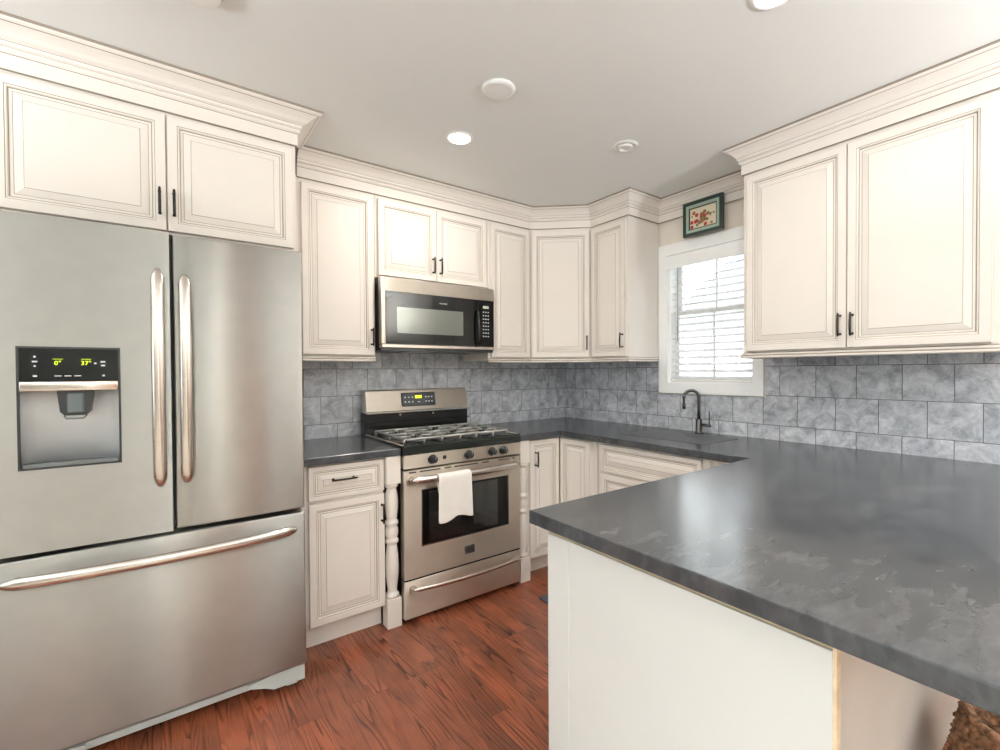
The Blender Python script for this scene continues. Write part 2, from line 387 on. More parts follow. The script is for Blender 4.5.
for i, (horiz, h) in enumerate([(True, q) for q in BH]+[(False, q) for q in LH]):
    a0, a1, z0, z1 = h; mid = (a0+a1)/2
    def bx(mb, p, q, d0, d1, za, zb):
        if horiz: mb.box(p, q, YB+d0, YB+d1, za, zb)
        else: mb.box(XL+d0, XL+d1, p, q, za, zb)
    fr = MB()
    for p, q, za, zb in ((a0-.07, a0, z0-.07 if z0 > .1 else .001, z1+.07), (a1, a1+.07, z0-.07 if z0 > .1 else .001, z1+.07), (a0, a1, z1, z1+.07), (a0, a1, max(.001, z0-.07), z0)) + (((mid-.03, mid+.03, z0, z1),) if a1-a0 > .5 else ()):
        bx(fr, p, q, .001, .02, za, zb)
    f = struct('window_%d' % (i+2), fr, white_trim)
    g = MB(); bx(g, a0, a1, -.06, -.055, z0, z1); put('window_pane', g, glass, parent=f)
    if horiz: portal('daylight_portal', (mid, YB-.13, (z0+z1)/2), (a1-a0, z1-z0), (PI/2, 0, 0))
    else: portal('daylight_portal', (XL-.13, mid, (z0+z1)/2), (z1-z0, a1-a0), (0, -PI/2, 0))
# brown wooden door in the far wall, mirrored by the steel doors
d = MB(); d.box(-1.85, -1.0, YB+.001, YB+.04, .001, 2.05)
for za, zb in ((.2, .95), (1.1, 1.9)):
    for xa in (-1.75, -1.36): d.box(xa, xa+.25, YB+.04, YB+.05, za, zb, bev=.008)
dd = struct('door_1', d, mat('stained_door', (150, 98, 62), .4, vary=(9, .1)))
put('door_handle', MB().lathe([(.012, 0), (.012, .04), (.028, .05), (.028, .07), (.01, .08)], (-1.07, YB+.04, 1.0), 'y', 16), bronze, parent=dd)
cu = MB(); cpts = []  # unseen curtain, added for a warm reflection in the fridge door
for k in range(41): cpts.append((-2.6+.016*k, YB+.075+.028*math.sin(k*1.35)))
cu.poly([(p[0], p[1]) for p in cpts]+[(p[0], p[1]-.006) for p in cpts[::-1]], .03, 2.2, 'xy')
tag(put('curtain', cu, mat('beige_curtain', (214, 198, 178), .9), loc=(-2.15, YB+.07, .03)), 'added beige floor-length curtain on the unseen far wall, for the fridge door to reflect', 'curtain')
tag(put('bounce_rug', MB().box(-5.2, -2.02, -6.2, -1.85, .0005, .012, bev=.003), mat('cream_rug', (214, 206, 194), .95, bump=(300, .6), vary=(30, .05)), loc=(-3.6, -4, 0)), 'large cream rug added out of view behind the camera to soften the red floor bounce', 'rug')  # unseen rug added against red floor bounce and orange steel reflections
# tiles
bsA = put('wall_back_of_range_tiles', MB().box(-2.26, -.0002, .0, .006, .872, 1.378).box(-1.762, -1.004, 0, .006, 1.378, 1.444), tile_mat('grey_stone_tile_a', 'X', .188, -1.883), kind='structure')
bs = MB(); B0, B1 = -3.2, .0
bs.box(0, .006, B0, B1, .872, 1.150); bs.box(0, .006, B0, -1.638, 1.150, 1.378); bs.box(0, .006, -.936, B1, 1.150, 1.378)
put('wall_right_tiles', bs, tile_mat('grey_stone_tile_b', 'Y', .1774, -1.7138), kind='structure')

# ------------------------------------------------------------------ kitchen window
wf = MB(); CY0, CY1, CZ0, CZ1 = -1.632, -.938, 1.155, 2.142
for b in ((CY0, WY0, CZ0, CZ1), (WY1, CY1, CZ0, CZ1), (WY0, WY1, CZ0, WZ0), (WY0, WY1, WZ1, CZ1)):
    wf.box(-.016, .0059, b[0], b[1], b[2], b[3])
wf.box(.0061, .129, WY0, WY0+.008, WZ0, WZ1); wf.box(.0061, .129, WY1-.008, WY1, WZ0, WZ1)
wf.box(.0061, .129, WY0+.008, WY1-.008, WZ0, WZ0+.008); wf.box(.0061, .129, WY0+.008, WY1-.008, WZ1-.008, WZ1)
win = struct('window_1', wf, white_trim)
ya, yb, za, zb = WY0+.008, WY1-.008, WZ0+.008, WZ1-.008
def sash(name, x, z0, z1, n_v):
    m = MB(); s = .028
    m.box(x, x+.03, ya, ya+s, z0, z1); m.box(x, x+.03, yb-s, yb, z0, z1); m.box(x, x+.03, ya+s, yb-s, z0, z0+s); m.box(x, x+.03, ya+s, yb-s, z1-s, z1)
    for k in range(n_v):
        yy = ya + (yb-ya)*(k+1)/(n_v+1); m.box(x+.008, x+.020, yy-.006, yy+.006, z0+s, z1-s)
    o = put(name, m, white_plastic, parent=win)
    put('window_pane', MB().box(x+.012, x+.016, ya+s-.002, yb-s+.002, z0+s-.002, z1-s+.002), glass, parent=o)
sash('upper_sash', .092, 1.665, zb, 1); sash('lower_sash', .062, za, 1.70, 1)
portal('daylight_portal', (.16, (WY0+WY1)/2, (WZ0+WZ1)/2), (WZ1-WZ0, WY1-WY0), (0, PI/2, 0))
# blinds
bl = thing('window_blind', (.02, (WY0+WY1)/2, WZ0), 'white horizontal slat blind lowered inside the kitchen window above the sink', 'blind')
put('valance', MB().box(-.040, -.028, WY0+.004, WY1-.002, 1.974, 2.058, bev=.002).box(-.028, .004, WY1-.014, WY1-.002, 1.974, 2.058).box(-.028, .004, WY0+.004, WY0+.016, 1.974, 2.058), white_trim, parent=bl)
put('head_rail', MB().box(.006, .050, ya+.004, yb-.004, 2.01, 2.048), white_plastic, parent=bl)
nsl = 17; z = 1.258; tilt = math.radians(18)
slat_m = mat('white_slat', (246, 246, 246), .45)
_N, _L = slat_m.node_tree.nodes, slat_m.node_tree.links
_t = _N.new('ShaderNodeBsdfTranslucent'); _t.inputs[0].default_value = (.9, .9, .9, 1); _x = _N.new('ShaderNodeMixShader'); _x.inputs[0].default_value = .6
_L.new(_N['Principled BSDF'].outputs[0], _x.inputs[1]); _L.new(_t.outputs[0], _x.inputs[2]); _L.new(_x.outputs[0], _N['Material Output'].inputs[0])
for i in range(nsl):
    zc = z + i*.0435
    t = MB(); t.box(.006, .054, ya+.006, yb-.006, zc-.0014, zc+.0014, rot=Matrix.Rotation(-tilt, 4, 'Y'))
    put('slat', t, slat_m, parent=bl)
put('bottom_rail', MB().box(.010, .050, ya+.006, yb-.006, 1.233, 1.246, bev=.002), white_plastic, parent=bl)
for yy in (ya+.09, yb-.09):
    put('ladder_cord', MB().tube([(.0545, yy, 1.245), (.0545, yy, 2.01)], .0008, 5).tube([(.0045, yy, 1.245), (.0045, yy, 2.01)], .0008, 5), white_plastic, parent=bl)
put('tilt_wand', MB().tube([(-.003, -1.078, 1.98), (-.005, -1.078, 1.5)], .0035, 8), mat('clear_grey_plastic', (178, 180, 180), .3), parent=bl)
# neighbour's house
nb = thing('neighbor_house', (7, 1.2, -1), 'pale grey gabled house seen through the kitchen window blind', 'house')
side = mat('pale_siding', (190, 192, 196), .8)
N, L = side.node_tree.nodes, side.node_tree.links
hw = MB(); hw.box(6.3, 12, -3.6, 3.6, -1.0, 2.2); put('wall', hw, side, parent=nb)
rf = MB(); rf.poly([(3.75, 2.12), (.1, 4.72), (-3.55, 2.12)], 6.1, 12.2, 'yz'); put('roof', rf, mat('pale_roof_shingle', (136, 138, 146), .8, vary=(5, .06)), parent=nb)
for yy in (-2.2, .6): put('house_window', MB().box(6.25, 6.3, yy, yy+.9, .3, 1.7), mat('house_window_frame', (190, 198, 208), .3), parent=nb)

# ------------------------------------------------------------------ cabinets
def ring_rects(x0, x1, z0, z1, t, spec):
    out = []
    for ins, y in spec: out.append((x0+ins, x1-ins, z0+ins, z1-ins, y))
    return out
def door_mb(Mx, x0, x1, z0, z1, fw=.032, t=.020):
    """raised-panel door with glazed mouldings; front at y=-t"""
    f = fw
    spec = [(0, -.0006), (0, -t+.002), (.002, -t), (.0045, -t), (f, -t), (f+.0018, -t+.0012), (f+.006, -t+.002), (f+.0085, -t+.006), (f+.0108, -t+.0075),
            (f+.0185, -t+.0075), (f+.0203, -t+.0075), (f+.043, -t+.002), (f+.0444, -t+.001)]
    mis = [0, 2, 0, 0, 1, 0, 2, 1, 0, 1, 0, 1]
    w = min(x1-x0, z1-z0)/2
    spec2, m2 = [], []
    for i, s in enumerate(spec):
        if s[0] < w-.004: spec2.append(s); m2.append(mis[i] if i < len(mis) else 0)
    mb = MB(Mx); mb.rings(ring_rects(x0, x1, z0, z1, t, spec2), 0, m2[:len(spec2)-1], 0); return mb
CAB = [cream, glaze, glaze_soft]
def pull(Mx, parent, x, z, length=.10, vertical=True, y=-.0201):
    mb = MB(Mx); h = length/2
    a, b = ((x, z-h), (x, z+h)) if vertical else ((x-h, z), (x+h, z))
    def P(t, yy): return (a[0]+(b[0]-a[0])*t, yy, a[1]+(b[1]-a[1])*t)
    mb.tube([P(0, y-.026), P(.08, y-.028), P(.5, y-.030), P(.92, y-.028), P(1, y-.026)], [.0038, .0048, .0052, .0048, .0038], 8, ref=(0, 1, 0))
    for t in (.10, .90): mb.tube([P(t, y), P(t, y-.004), P(t, y-.027)], [.0065, .0042, .004], 8, ref=(1, 0, 0) if vertical else (0, 0, 1))
    return put('handle', mb, bronze, parent=parent)
RAIL = [(-.002, 1.364), (.006, 1.364), (.012, 1.368), (.012, 1.376), (.007, 1.382), (.0065, 1.390), (.002, 1.394), (-.002, 1.394)]
RMI = [0, 0, 0, 1, 0, 1, 0, 0]
def cabinet(name, P, u, width, z0, z1, depth, label, group, doors=(), drawers=(), toe=None, rail=None, boxpoly=None):
    Mx = frame(P[0], P[1], u)
    c = Mx @ Vector((width/2, 0, z0)); root = thing(name, (c.x, c.y, z0), label, 'cabinet', group)
    mb = MB(Mx)
    zb = z0 if toe is None else toe[0]
    if boxpoly: mbw = MB(); mbw.poly(boxpoly, zb, z1, 'xy'); put('body', mbw, CAB, parent=root)
    else:
        mb.box(0.0005, width-.0005, 0, depth, zb, z1)
        if toe: mb.box(0.0005, width-.0005, toe[1], depth, z0, zb)
        put('body', mb, CAB, parent=root)
    for i, d in enumerate(doors):
        x0, x1, za, zb2 = d[:4]
        o = put('door', door_mb(Mx, x0, x1, za, zb2), CAB, parent=root)
        if len(d) > 4 and d[4]: pull(Mx, o, d[4][0], d[4][1])
    for d in drawers:
        x0, x1, za, zb2 = d[:4]
        o = put(d[5] if len(d) > 5 else 'drawer', door_mb(Mx, x0, x1, za, zb2, fw=.022), CAB, parent=root)
        if d[4]: pull(Mx, o, d[4][0], d[4][1], .12, False)
    if rail:
        m = MB(); m.sweep(RAIL, rail, RMI); put('light_rail', m, CAB, parent=root)
    return root, Mx
UZ0, UZ1 = 1.380, 2.300; UF = .321       # upper cabinets: box bottom and top, face distance from the wall
# above the fridge
FX0, FX1 = -3.175, -2.240
cabinet('wall_cabinet', (FX0, -.662), (1, 0), FX1-FX0, 1.838, UZ1, .655, 'cream two-door cabinet over the stainless fridge, glazed raised panels', None,
        doors=[(.022, .4755, 1.848, 2.285, (.455, 1.95)), (.4790, .920, 1.848, 2.285, (.499, 1.95))])
# left of the microwave
cabinet('wall_cabinet', (-2.232, -UF), (1, 0), .470, UZ0, UZ1, UF-.007, 'tall cream single-door wall cabinet between fridge and microwave', None,
        doors=[(.085, .457, 1.400, 2.280, (.443, 1.50))], rail=[(-2.230, -UF), (-1.763, -UF)])
# over the microwave
cabinet('wall_cabinet', (-1.760, -UF), (1, 0), .755, 1.842, UZ1, UF-.007, 'short cream two-door wall cabinet directly above the microwave', None,
        doors=[(.014, .3755, 1.852, 2.280, (.352, 1.944)), (.3785, .741, 1.852, 2.280, (.400, 1.944))])
# right of the microwave
cabinet('wall_cabinet', (-1.003, -UF), (1, 0), .363, UZ0, UZ1, UF-.007, 'narrow cream wall cabinet right of the microwave, no handle showing', None,
        doors=[(.018, .344, 1.400, 2.280, None)], rail=[(-1.001, -UF), (-.641, -UF)])
# diagonal corner
dA, dB = Vector((-.639, -.321)), Vector((-.321, -.608)); du = (dB-dA); dl = du.length
cabinet('corner_wall_cabinet', dA, du, dl, UZ0, UZ1, .3, 'cream diagonal corner wall cabinet where the two walls meet', None,
        doors=[(.014, dl-.016, 1.400, 2.280, (dl-.036, 1.50))], rail=[dA, dB],
        boxpoly=[(-.6395, -.3215), (-.3215, -.6085), (-.007, -.6085), (-.007, -.007), (-.6395, -.007)])
# between corner and window
cabinet('wall_cabinet', (-UF, -.611), (0, -1), .322, UZ0, UZ1, UF-.007, 'narrow cream wall cabinet left of the window', None,
        doors=[(.014, .306, 1.400, 2.280, (.289, 1.50))], rail=[(-UF, -.612), (-UF, -.933), (-.004, -.933)])
# right of the window
RY0, RY1 = -1.676, -2.600
cabinet('wall_cabinet', (-UF, RY0), (0, -1), RY0-RY1, UZ0, UZ1, UF-.007, 'wide cream two-door wall cabinet right of the window', None,
        doors=[(.022, .4565, 1.400, 2.280, (.434, 1.50)), (.4595, .902, 1.400, 2.280, (.480, 1.50))],
        rail=[(-.004, RY0), (-UF, RY0), (-UF, RY1), (-.004, RY1)])
# crown mouldings
CP = [(-.0, 2.3008), (.006, 2.3008), (.006, 2.3035), (.008, 2.305), (.008, 2.352), (.009, 2.354), (.015, 2.358), (.018, 2.364), (.015, 2.371), (.014, 2.3725), (.022, 2.377), (.024, 2.386), (.0245, 2.3875),
      (.030, 2.395), (.038, 2.406), (.050, 2.416), (.060, 2.4215), (.062, 2.4227), (.068, 2.426), (.072, 2.431), (.074, 2.4399), (-.0, 2.4399)]
CMI = [1, 1, 0, 0, 1, 0, 0, 0, 1, 0, 0, 1, 0, 0, 0, 0, 1, 0, 0, 1, 0, 0]
def crown(path, label, k=1.): return tag(put('crown_molding', MB().sweep([(o*(k if z > 2.39 else 1), z) for o, z in CP], path, CMI), CAB, loc=(path[0][0], path[0][1], 2.30)), label, 'molding', None)
crown([(FX0, -.664), (FX1, -.664), (FX1, -.4)], 'cream crown molding on top of the cabinet over the fridge', 1.3)
dn = Vector((du.y, -du.x)).normalized()*.001
crown([(-2.164, -.323), (-.640, -.323), (-.323, -.609), (-.323, -.935), (-.012, -.935), (-.012, -1.600)], 'long cream crown molding from the fridge cabinet round the corner to over the window')
crown([(-.090, RY0+.0005), (-.323, RY0+.0005), (-.323, RY1-.0005), (-.002, RY1-.0005)], 'cream crown molding on top of the wide cabinet right of the window')
# wall board that carries the moulding over the window
# ---- base cabinets
CT = .878
cabinet('base_cabinet', (-2.232, -.590), (1, 0), .404, 0, CT, .580, 'cream base cabinet with one drawer and one door, between fridge and range', None,
        doors=[(.042, .403, .118, .692, (.388, .595))], drawers=[(.042, .403, .706, .866, (.200, .797))], toe=(.112, .045))
# corner base
cabinet('base_cabinet', (-.896, -.590), (1, 0), .283, 0, CT, .580, 'cream corner base cabinet door with a black handle, right of the range', None,
        doors=[(.016, .2615, .118, .866, (.058, .748))], toe=(.112, .055))
cabinet('base_cabinet', (-.610, -.5912), (0, -1), .2958, 0, CT, .60, 'cream corner base cabinet door without handle, facing the camera side', None,
        doors=[(.0215, .288, .118, .866, None)], toe=(.112, .055))
# sink base: an open carcass under the basin
sk = thing('sink_base_cabinet', (-.3, -1.3, 0), 'cream sink base cabinet with a false drawer front, under the window', 'cabinet')
sm = MB(); Y1, Y0 = -.890, -1.840
sm.box(-.610, -.592, Y0, Y1, .112, CT); sm.box(-.592, -.010, Y1-.018, Y1, .0, CT); sm.box(-.592, -.010, Y0, Y0+.018, .0, CT)
sm.box(-.592, -.010, Y0+.018, Y1-.018, .112, .130); sm.box(-.555, -.540, Y0+.018, Y1-.018, 0, .112)
put('body', sm, CAB, parent=sk)
MB_ = frame(-.610, -.890, (0, -1))
put('false_drawer', door_mb(MB_, .080, .735, .706, .866, fw=.022), CAB, parent=sk)
for x0, x1, hx in ((.080, .404, .384), (.410, .735, .430)):
    o = put('door', door_mb(MB_, x0, x1, .118, .692), CAB, parent=sk); pull(MB_, o, hx, .60)
for x in (.018, .040, .060, .752, .775, .800):
    put('flute', MB(MB_).box(x, x+.010, -.006, -.0004, .125, .866, bev=.0025), [glaze_soft if x in (.04, .775) else cream], parent=sk)

# peninsula base: end panel, cabinets facing the sink aisle, rough back
PX, PY0, PY1 = -1.860, -1.905, -2.600
pe = thing('peninsula_cabinet', (-1.2, -2.2, 0), 'white-ended base cabinet run under the dark peninsula counter', 'cabinet')
panel_m = mat('satin_white_panel', (216, 217, 216), .35, vary=(3, .01))
put('end_panel', MB().box(PX, PX+.018, PY1, -1.99, .001, .853), panel_m, parent=pe)
put('end_stile', MB().box(PX-.001, PX+.018, -1.989, PY0, .001, .853, bev=.0015), panel_m, parent=pe)
put('top_cleat', MB().box(PX+.006, PX+.030, PY1, PY0, .8535, .8780), tanwood, parent=pe)
put('panel_edge', MB().box(PX+.0005, PX+.018, PY1-.006, PY1-.0002, .001, .8780), mat('plywood_edge', (222, 202, 174), .7, vary=(60, .15)), parent=pe)
put('body', MB().box(PX+.032, -.64, -2.490, PY0-.012, .112, CT-.0005).box(PX+.032, -.64, -2.49, -1.98, .0, .112), CAB, parent=pe)
put('back_panel', MB().box(PX+.0185, -.010, -2.500, -2.4905, .001, CT-.0005), mat('unpainted_board', (206, 203, 196), .75, vary=(3, .05)), parent=pe)
MP = frame(-.66, PY0-.012, (-1, 0))
xw = (-.66-(PX+.032))
for k in range(3):
    xa = .02 + k*(xw-.03)/3; xb = .02 + (k+1)*(xw-.03)/3 - .01
    if k < 2:
        o = put('drawer', door_mb(MP, xa, xb, .706, .866, fw=.022), CAB, parent=pe); pull(MP, o, (xa+xb)/2, .79, .12, False)
        o = put('door', door_mb(MP, xa, xb, .118, .692), CAB, parent=pe); pull(MP, o, xb-.02, .6)
    else:
        for za, zb2 in ((.118, .375), (.39, .63), (.645, .866)):
            o = put('drawer', door_mb(MP, xa, xb, za, zb2, fw=.022), CAB, parent=pe); pull(MP, o, (xa+xb)/2, (za+zb2)/2, .12, False)
cov = MB(MP); cov.tube([(xw-.012, -.0201, .215), (xw-.012, -.040, .225), (xw-.012, -.047, .25), (xw-.012, -.040, .275), (xw-.012, -.0201, .285)], .006, 8, ref=(1, 0, 0))
put('bottom_handle', cov, bronze, parent=pe)

# turned posts either side of the range
def post(x, label):
    r = thing('turned_post', (x, -.605, 0), label, 'post', 'turned posts beside the range')
    put('top_block', MB().box(x-.038, x+.038, -.635, -.565, .735, CT-.0005, bev=.002), cream, parent=r)
    put('base_block', MB().box(x-.038, x+.038, -.635, -.565, 0.0005, .150, bev=.002), cream, parent=r)
    prof = [(.030, .1502), (.034, .158), (.034, .166), (.026, .173), (.023, .185), (.026, .21), (.032, .26), (.0335, .31), (.031, .37), (.026, .415), (.0245, .425), (.033, .431), (.034, .439), (.033, .447), (.026, .452),
            (.032, .470), (.034, .487), (.032, .503), (.026, .520), (.033, .525), (.034, .533), (.033, .541), (.025, .547), (.027, .56), (.032, .605), (.0335, .64), (.030, .68), (.025, .705), (.024, .712), (.031, .717), (.033, .724), (.032, .7348)]
    put('turned_shaft', MB().lathe(prof, (x, -.600, 0), n=28), cream, parent=r)
post(-1.789, 'cream turned wooden post left of the range'); post(-.940, 'cream turned wooden post right of the range')

# ------------------------------------------------------------------ countertops
def slab(name, xs, ys, keep, z0, z1, label, bev=.003):
    bm = bmesh.new(); V = {}
    def v(i, j):
        if (i, j) not in V: V[(i, j)] = bm.verts.new((xs[i], ys[j], z1))
        return V[(i, j)]
    fs = []
    for i in range(len(xs)-1):
        for j in range(len(ys)-1):
            if keep((xs[i]+xs[i+1])/2, (ys[j]+ys[j+1])/2): fs.append(bm.faces.new((v(i, j), v(i+1, j), v(i+1, j+1), v(i, j+1))))
    r = bmesh.ops.extrude_face_region(bm, geom=fs)
    for e in r['geom']:
        if isinstance(e, bmesh.types.BMVert): e.co.z = z0
    bmesh.ops.recalc_face_normals(bm, faces=bm.faces)
    bmesh.ops.dissolve_limit(bm, angle_limit=.01, verts=bm.verts, edges=bm.edges)
    es = [e for e in bm.edges if len(e.link_faces) == 2 and e.calc_face_angle() > .5]
    bmesh.ops.bevel(bm, geom=es, offset=bev, segments=3, affect='EDGES', profile=.5)
    mb = MB(); mb.bm.free(); mb.bm = bm
    return tag(put(name, mb, counter_m, loc=(xs[0], ys[0], z0)), label, 'countertop')
slab('countertop', [-2.240, -1.7515], [-.642, -.001], lambda x, y: True, .8785, .915, 'short dark grey marbled countertop between fridge and range')
SX0, SX1, SY0, SY1 = -.465, -.115, -1.545, -.985     # basin
PE_X, PE_Y0, PE_Y1 = -1.898, -1.868, -2.960
def keepU(x, y):
    if SX0 < x < SX1 and SY0 < y < SY1: return False
    if y > -.642: return True
    if y > PE_Y0: return x > -.648
    return True
slab('countertop', [PE_X, -.9965, -.648, SX0, SX1, -.001], [PE_Y1, PE_Y0, SY0, SY1, -.642, -.001],
     lambda x, y: keepU(x, y) and not (x < -.9965 and y > PE_Y0), .8785, .915, 'long dark grey marbled countertop wrapping the corner into the peninsula')
# sink
si = thing('sink', (-.29, -1.265, .70), 'dark grey undermount sink set in the counter below the window', 'sink')
sm = MB(); e = .012
sm.box(SX0-.010, SX0, SY0-.01, SY1+.01, .70, .8778); sm.box(SX1, SX1+.010, SY0-.01, SY1+.01, .70, .8778)
sm.box(SX0, SX1, SY0-.01, SY0, .70, .8778); sm.box(SX0, SX1, SY1, SY1+.01, .70, .8778); sm.box(SX0-.01, SX1+.01, SY0-.01, SY1+.01, .69, .70)
sink_m = mat('dark_composite', (84, 86, 90), .4)
put('basin', sm, sink_m, parent=si)
put('rim', MB().box(SX0+.0005, SX1-.0005, SY0+.0005, SY0+.006, .872, .9165).box(SX0+.0005, SX1-.0005, SY1-.006, SY1-.0005, .872, .9165).box(SX0+.0005, SX0+.006, SY0+.006, SY1-.006, .872, .9165).box(SX1-.006, SX1-.0005, SY0+.006, SY1-.006, .872, .9165), sink_m, parent=si)
put('drain', MB().lathe([(.04, .7), (.042, .703), (.03, .702), (.028, .701)], (-.29, -1.265, 0), n=24), gunmetal, parent=si)
cvb = MB(); sx0, sx1, sy0, sy1 = SX0+.007, SX1-.007, SY0+.007, SY1-.007; hx0, hx1, hy0, hy1 = -.249, -.229, -1.375, -1.290
for b in ((sx0, hx0, sy0, sy1), (hx1, sx1, sy0, sy1), (hx0, hx1, sy0, hy0), (hx0, hx1, hy1, sy1)): cvb.box(b[0], b[1], b[2], b[3], .901, .9172)
bmesh.ops.remove_doubles(cvb.bm, verts=cvb.bm.verts, dist=1e-5)
tag(put('sink_cover', cvb, sink_m, loc=(-.29, -1.265, .9)), 'flat dark grey board with a finger slot covering the sink', 'sink cover')
# faucet
FYc, FXc = -1.266, -.062
fa = thing('faucet', (FXc, FYc, .915), 'tall gooseneck gunmetal faucet behind the sink', 'faucet')
put('body', MB().lathe([(.026, .9155), (.026, .922), (.019, .926), (.018, .998), (.013, 1.004)], (FXc, FYc, 0), n=24), gunmetal, parent=fa)
pts = [(FXc, FYc, 1.004), (FXc, FYc, 1.06), (FXc, FYc, 1.135)]
sd = Vector((-.62, .78, 0)).normalized(); R_ = .044
for k in range(1, 13):
    a = PI*k/12; p = Vector((FXc, FYc, 1.135)) + sd*(R_-R_*math.cos(a)) + Vector((0, 0, R_*math.sin(a))); pts.append(tuple(p))
end = Vector(pts[-1]); pts.append((end.x, end.y, end.z-.06))
put('spout', MB().tube(pts, .0095, 14), gunmetal, parent=fa)
put('spray_head', MB().tube([(end.x, end.y, end.z-.035), (end.x, end.y, end.z-.045), (end.x, end.y, end.z-.072)], [.010, .0105, .0105], 14), gunmetal, parent=fa)
put('lever', MB().tube([(FXc, FYc-.016, .968), (FXc, FYc-.075, .966)], .009, 12).tube([(FXc, FYc-.068, .970), (FXc-.002, FYc-.070, 1.058)], .004, 8), gunmetal, parent=fa)

# ------------------------------------------------------------------ fridge
GX0, GX1, GD = -3.150, -2.257, -2.6905
fr = thing('refrigerator', ((GX0+GX1)/2, -.42, 0), 'large stainless french-door refrigerator with ice and water dispenser', 'refrigerator')
put('cabinet_body', MB().box(GX0+.012, GX1-.006, -.752, -.03, .055, 1.785), mat('fridge_side_grey', (120, 122, 122), .45), parent=fr)
def fdoor(name, x0, x1, z0, z1, y0=-.838, y1=-.758, holes=None):
    m = MB(); m.box(x0, x1, y0, y1, z0, z1, bev=.007, seg=3); return m
# left door, with the dispenser opening cut out of it
DX0, DX1, DZ0, DZ1 = -3.074, -2.829, 1.008, 1.392
ld = MB(); ld.box(GX0, DX0, -.838, -.758, .748, 1.800); ld.box(DX1, GD-.0025, -.838, -.758, .748, 1.800)
ld.box(DX0, DX1, -.838, -.758, .748, DZ0); ld.box(DX0, DX1, -.838, -.758, DZ1, 1.800); ld.box(DX0, DX1, -.764, -.758, DZ0, DZ1)
bmesh.ops.remove_doubles(ld.bm, verts=ld.bm.verts, dist=1e-5)
fl = put('left_door', ld, ss, parent=fr)
frt = put('right_door', fdoor('r', GD+.0025, GX1, .748, 1.800), ss, parent=fr)
fdw = put('freezer_drawer', fdoor('d', GX0, GX1, .100, .733), ss, parent=fr)
# dispenser
rr = MB()
t = .006
for b in ((DX0, DX0+t, DZ0, DZ1), (DX1-t, DX1, DZ0, DZ1), (DX0+t, DX1-t, DZ0, DZ0+t), (DX0+t, DX1-t, DZ1-t, DZ1)): rr.box(b[0], b[1], -.8405, -.770, b[2], b[3])
dp = put('dispenser_frame', rr, dark_plastic, parent=fl)
put('control_panel', MB().box(DX0+t, DX1-t, -.8395, -.80, 1.283, DZ1-t), black_gloss, parent=fl)
put('dispenser_strip', MB().box(DX0+t, DX1-t, -.846, -.80, 1.252, 1.2825, bev=.003, seg=2), ss_handle, parent=fl)
rec = MB(); n = 14; xm = (DX0+DX1)/2; hw_ = (DX1-DX0)/2-t
arc = [(xm+hw_*math.cos(PI*k/n), -.832+.062*math.sin(PI*k/n)**.6) for k in range(n+1)]
tt = bmesh.new(); A_ = [tt.verts.new((p[0], p[1], 1.014)) for p in arc]; B_ = [tt.verts.new((p[0], p[1], 1.252)) for p in arc]
for k in range(n): tt.faces.new((A_[k], A_[k+1], B_[k+1], B_[k])).smooth = True
tt.faces.new(A_); rec._merge(tt)
put('dispenser_recess', rec, mat('silver_plastic', (204, 208, 210), .3, .15), parent=fl)
put('drip_tray', MB().poly([(xm-hw_+.004, -.836), (xm+hw_-.004, -.836), (xm+hw_*.6, -.800), (xm-hw_*.6, -.800)], 1.0145, 1.026, 'xy'), mat('tray_grey', (110, 114, 116), .35, .5), parent=fl)
nz = MB(); nz.poly([(xm-.036, 1.252), (xm+.052, 1.252), (xm+.045, 1.185), (xm+.033, 1.172), (xm-.018, 1.172), (xm-.029, 1.185)], -.826, -.795)
put('nozzle', nz, dark_plastic, parent=fl)
put('paddle', MB().box(xm-.012, xm+.030, -.835, -.826, 1.180, 1.245, bev=.004).tube([(xm-.018, -.832, 1.172), (xm-.012, -.842, 1.163), (xm+.030, -.842, 1.163), (xm+.036, -.832, 1.172)], .0025, 8, ref=(0, 1, 0)), mat('smoked_plastic', (96, 104, 104), .2), parent=fl)
led = mat('green_led', (200, 220, 40), .5, emit=(210, 235, 40), estr=1.4); wht = mat('panel_white', (214, 218, 222), .5)
def FT(x, y, z): return Matrix.Translation((x, y, z))
def sheet(x0, x1, z0, z1, y): return MB().box(x0, x1, y-.0008, y, z0, z1)
put('display', text_mb('0°', .019, FT(-2.981, -.8402, 1.340), .0004), led, parent=fl)
put('display', text_mb('37°', .019, FT(-2.914, -.8402, 1.340), .0004), led, parent=fl)
for x in (-2.981, -2.914): put('display_line', sheet(x-.012, x+.012, 1.3525, 1.3535, -.8396), led, parent=fl)
for x in (-2.981, -2.958, -2.935): put('panel_button', sheet(x-.008, x+.008, 1.2985, 1.301, -.8396), wht, parent=fl)
for x, zz, s in ((-3.033, 1.360, .0025), (-3.033, 1.345, .006), (-3.033, 1.331, .0025), (-3.033, 1.300, .0045), (-2.872, 1.300, .003), (-2.873, 1.345, .006), (-2.873, 1.333, .005), (-2.892, 1.340, .003)):
    put('panel_button', sheet(x-s, x+s, zz-min(s, .0025), zz+min(s, .0025), -.8396), wht, parent=fl)
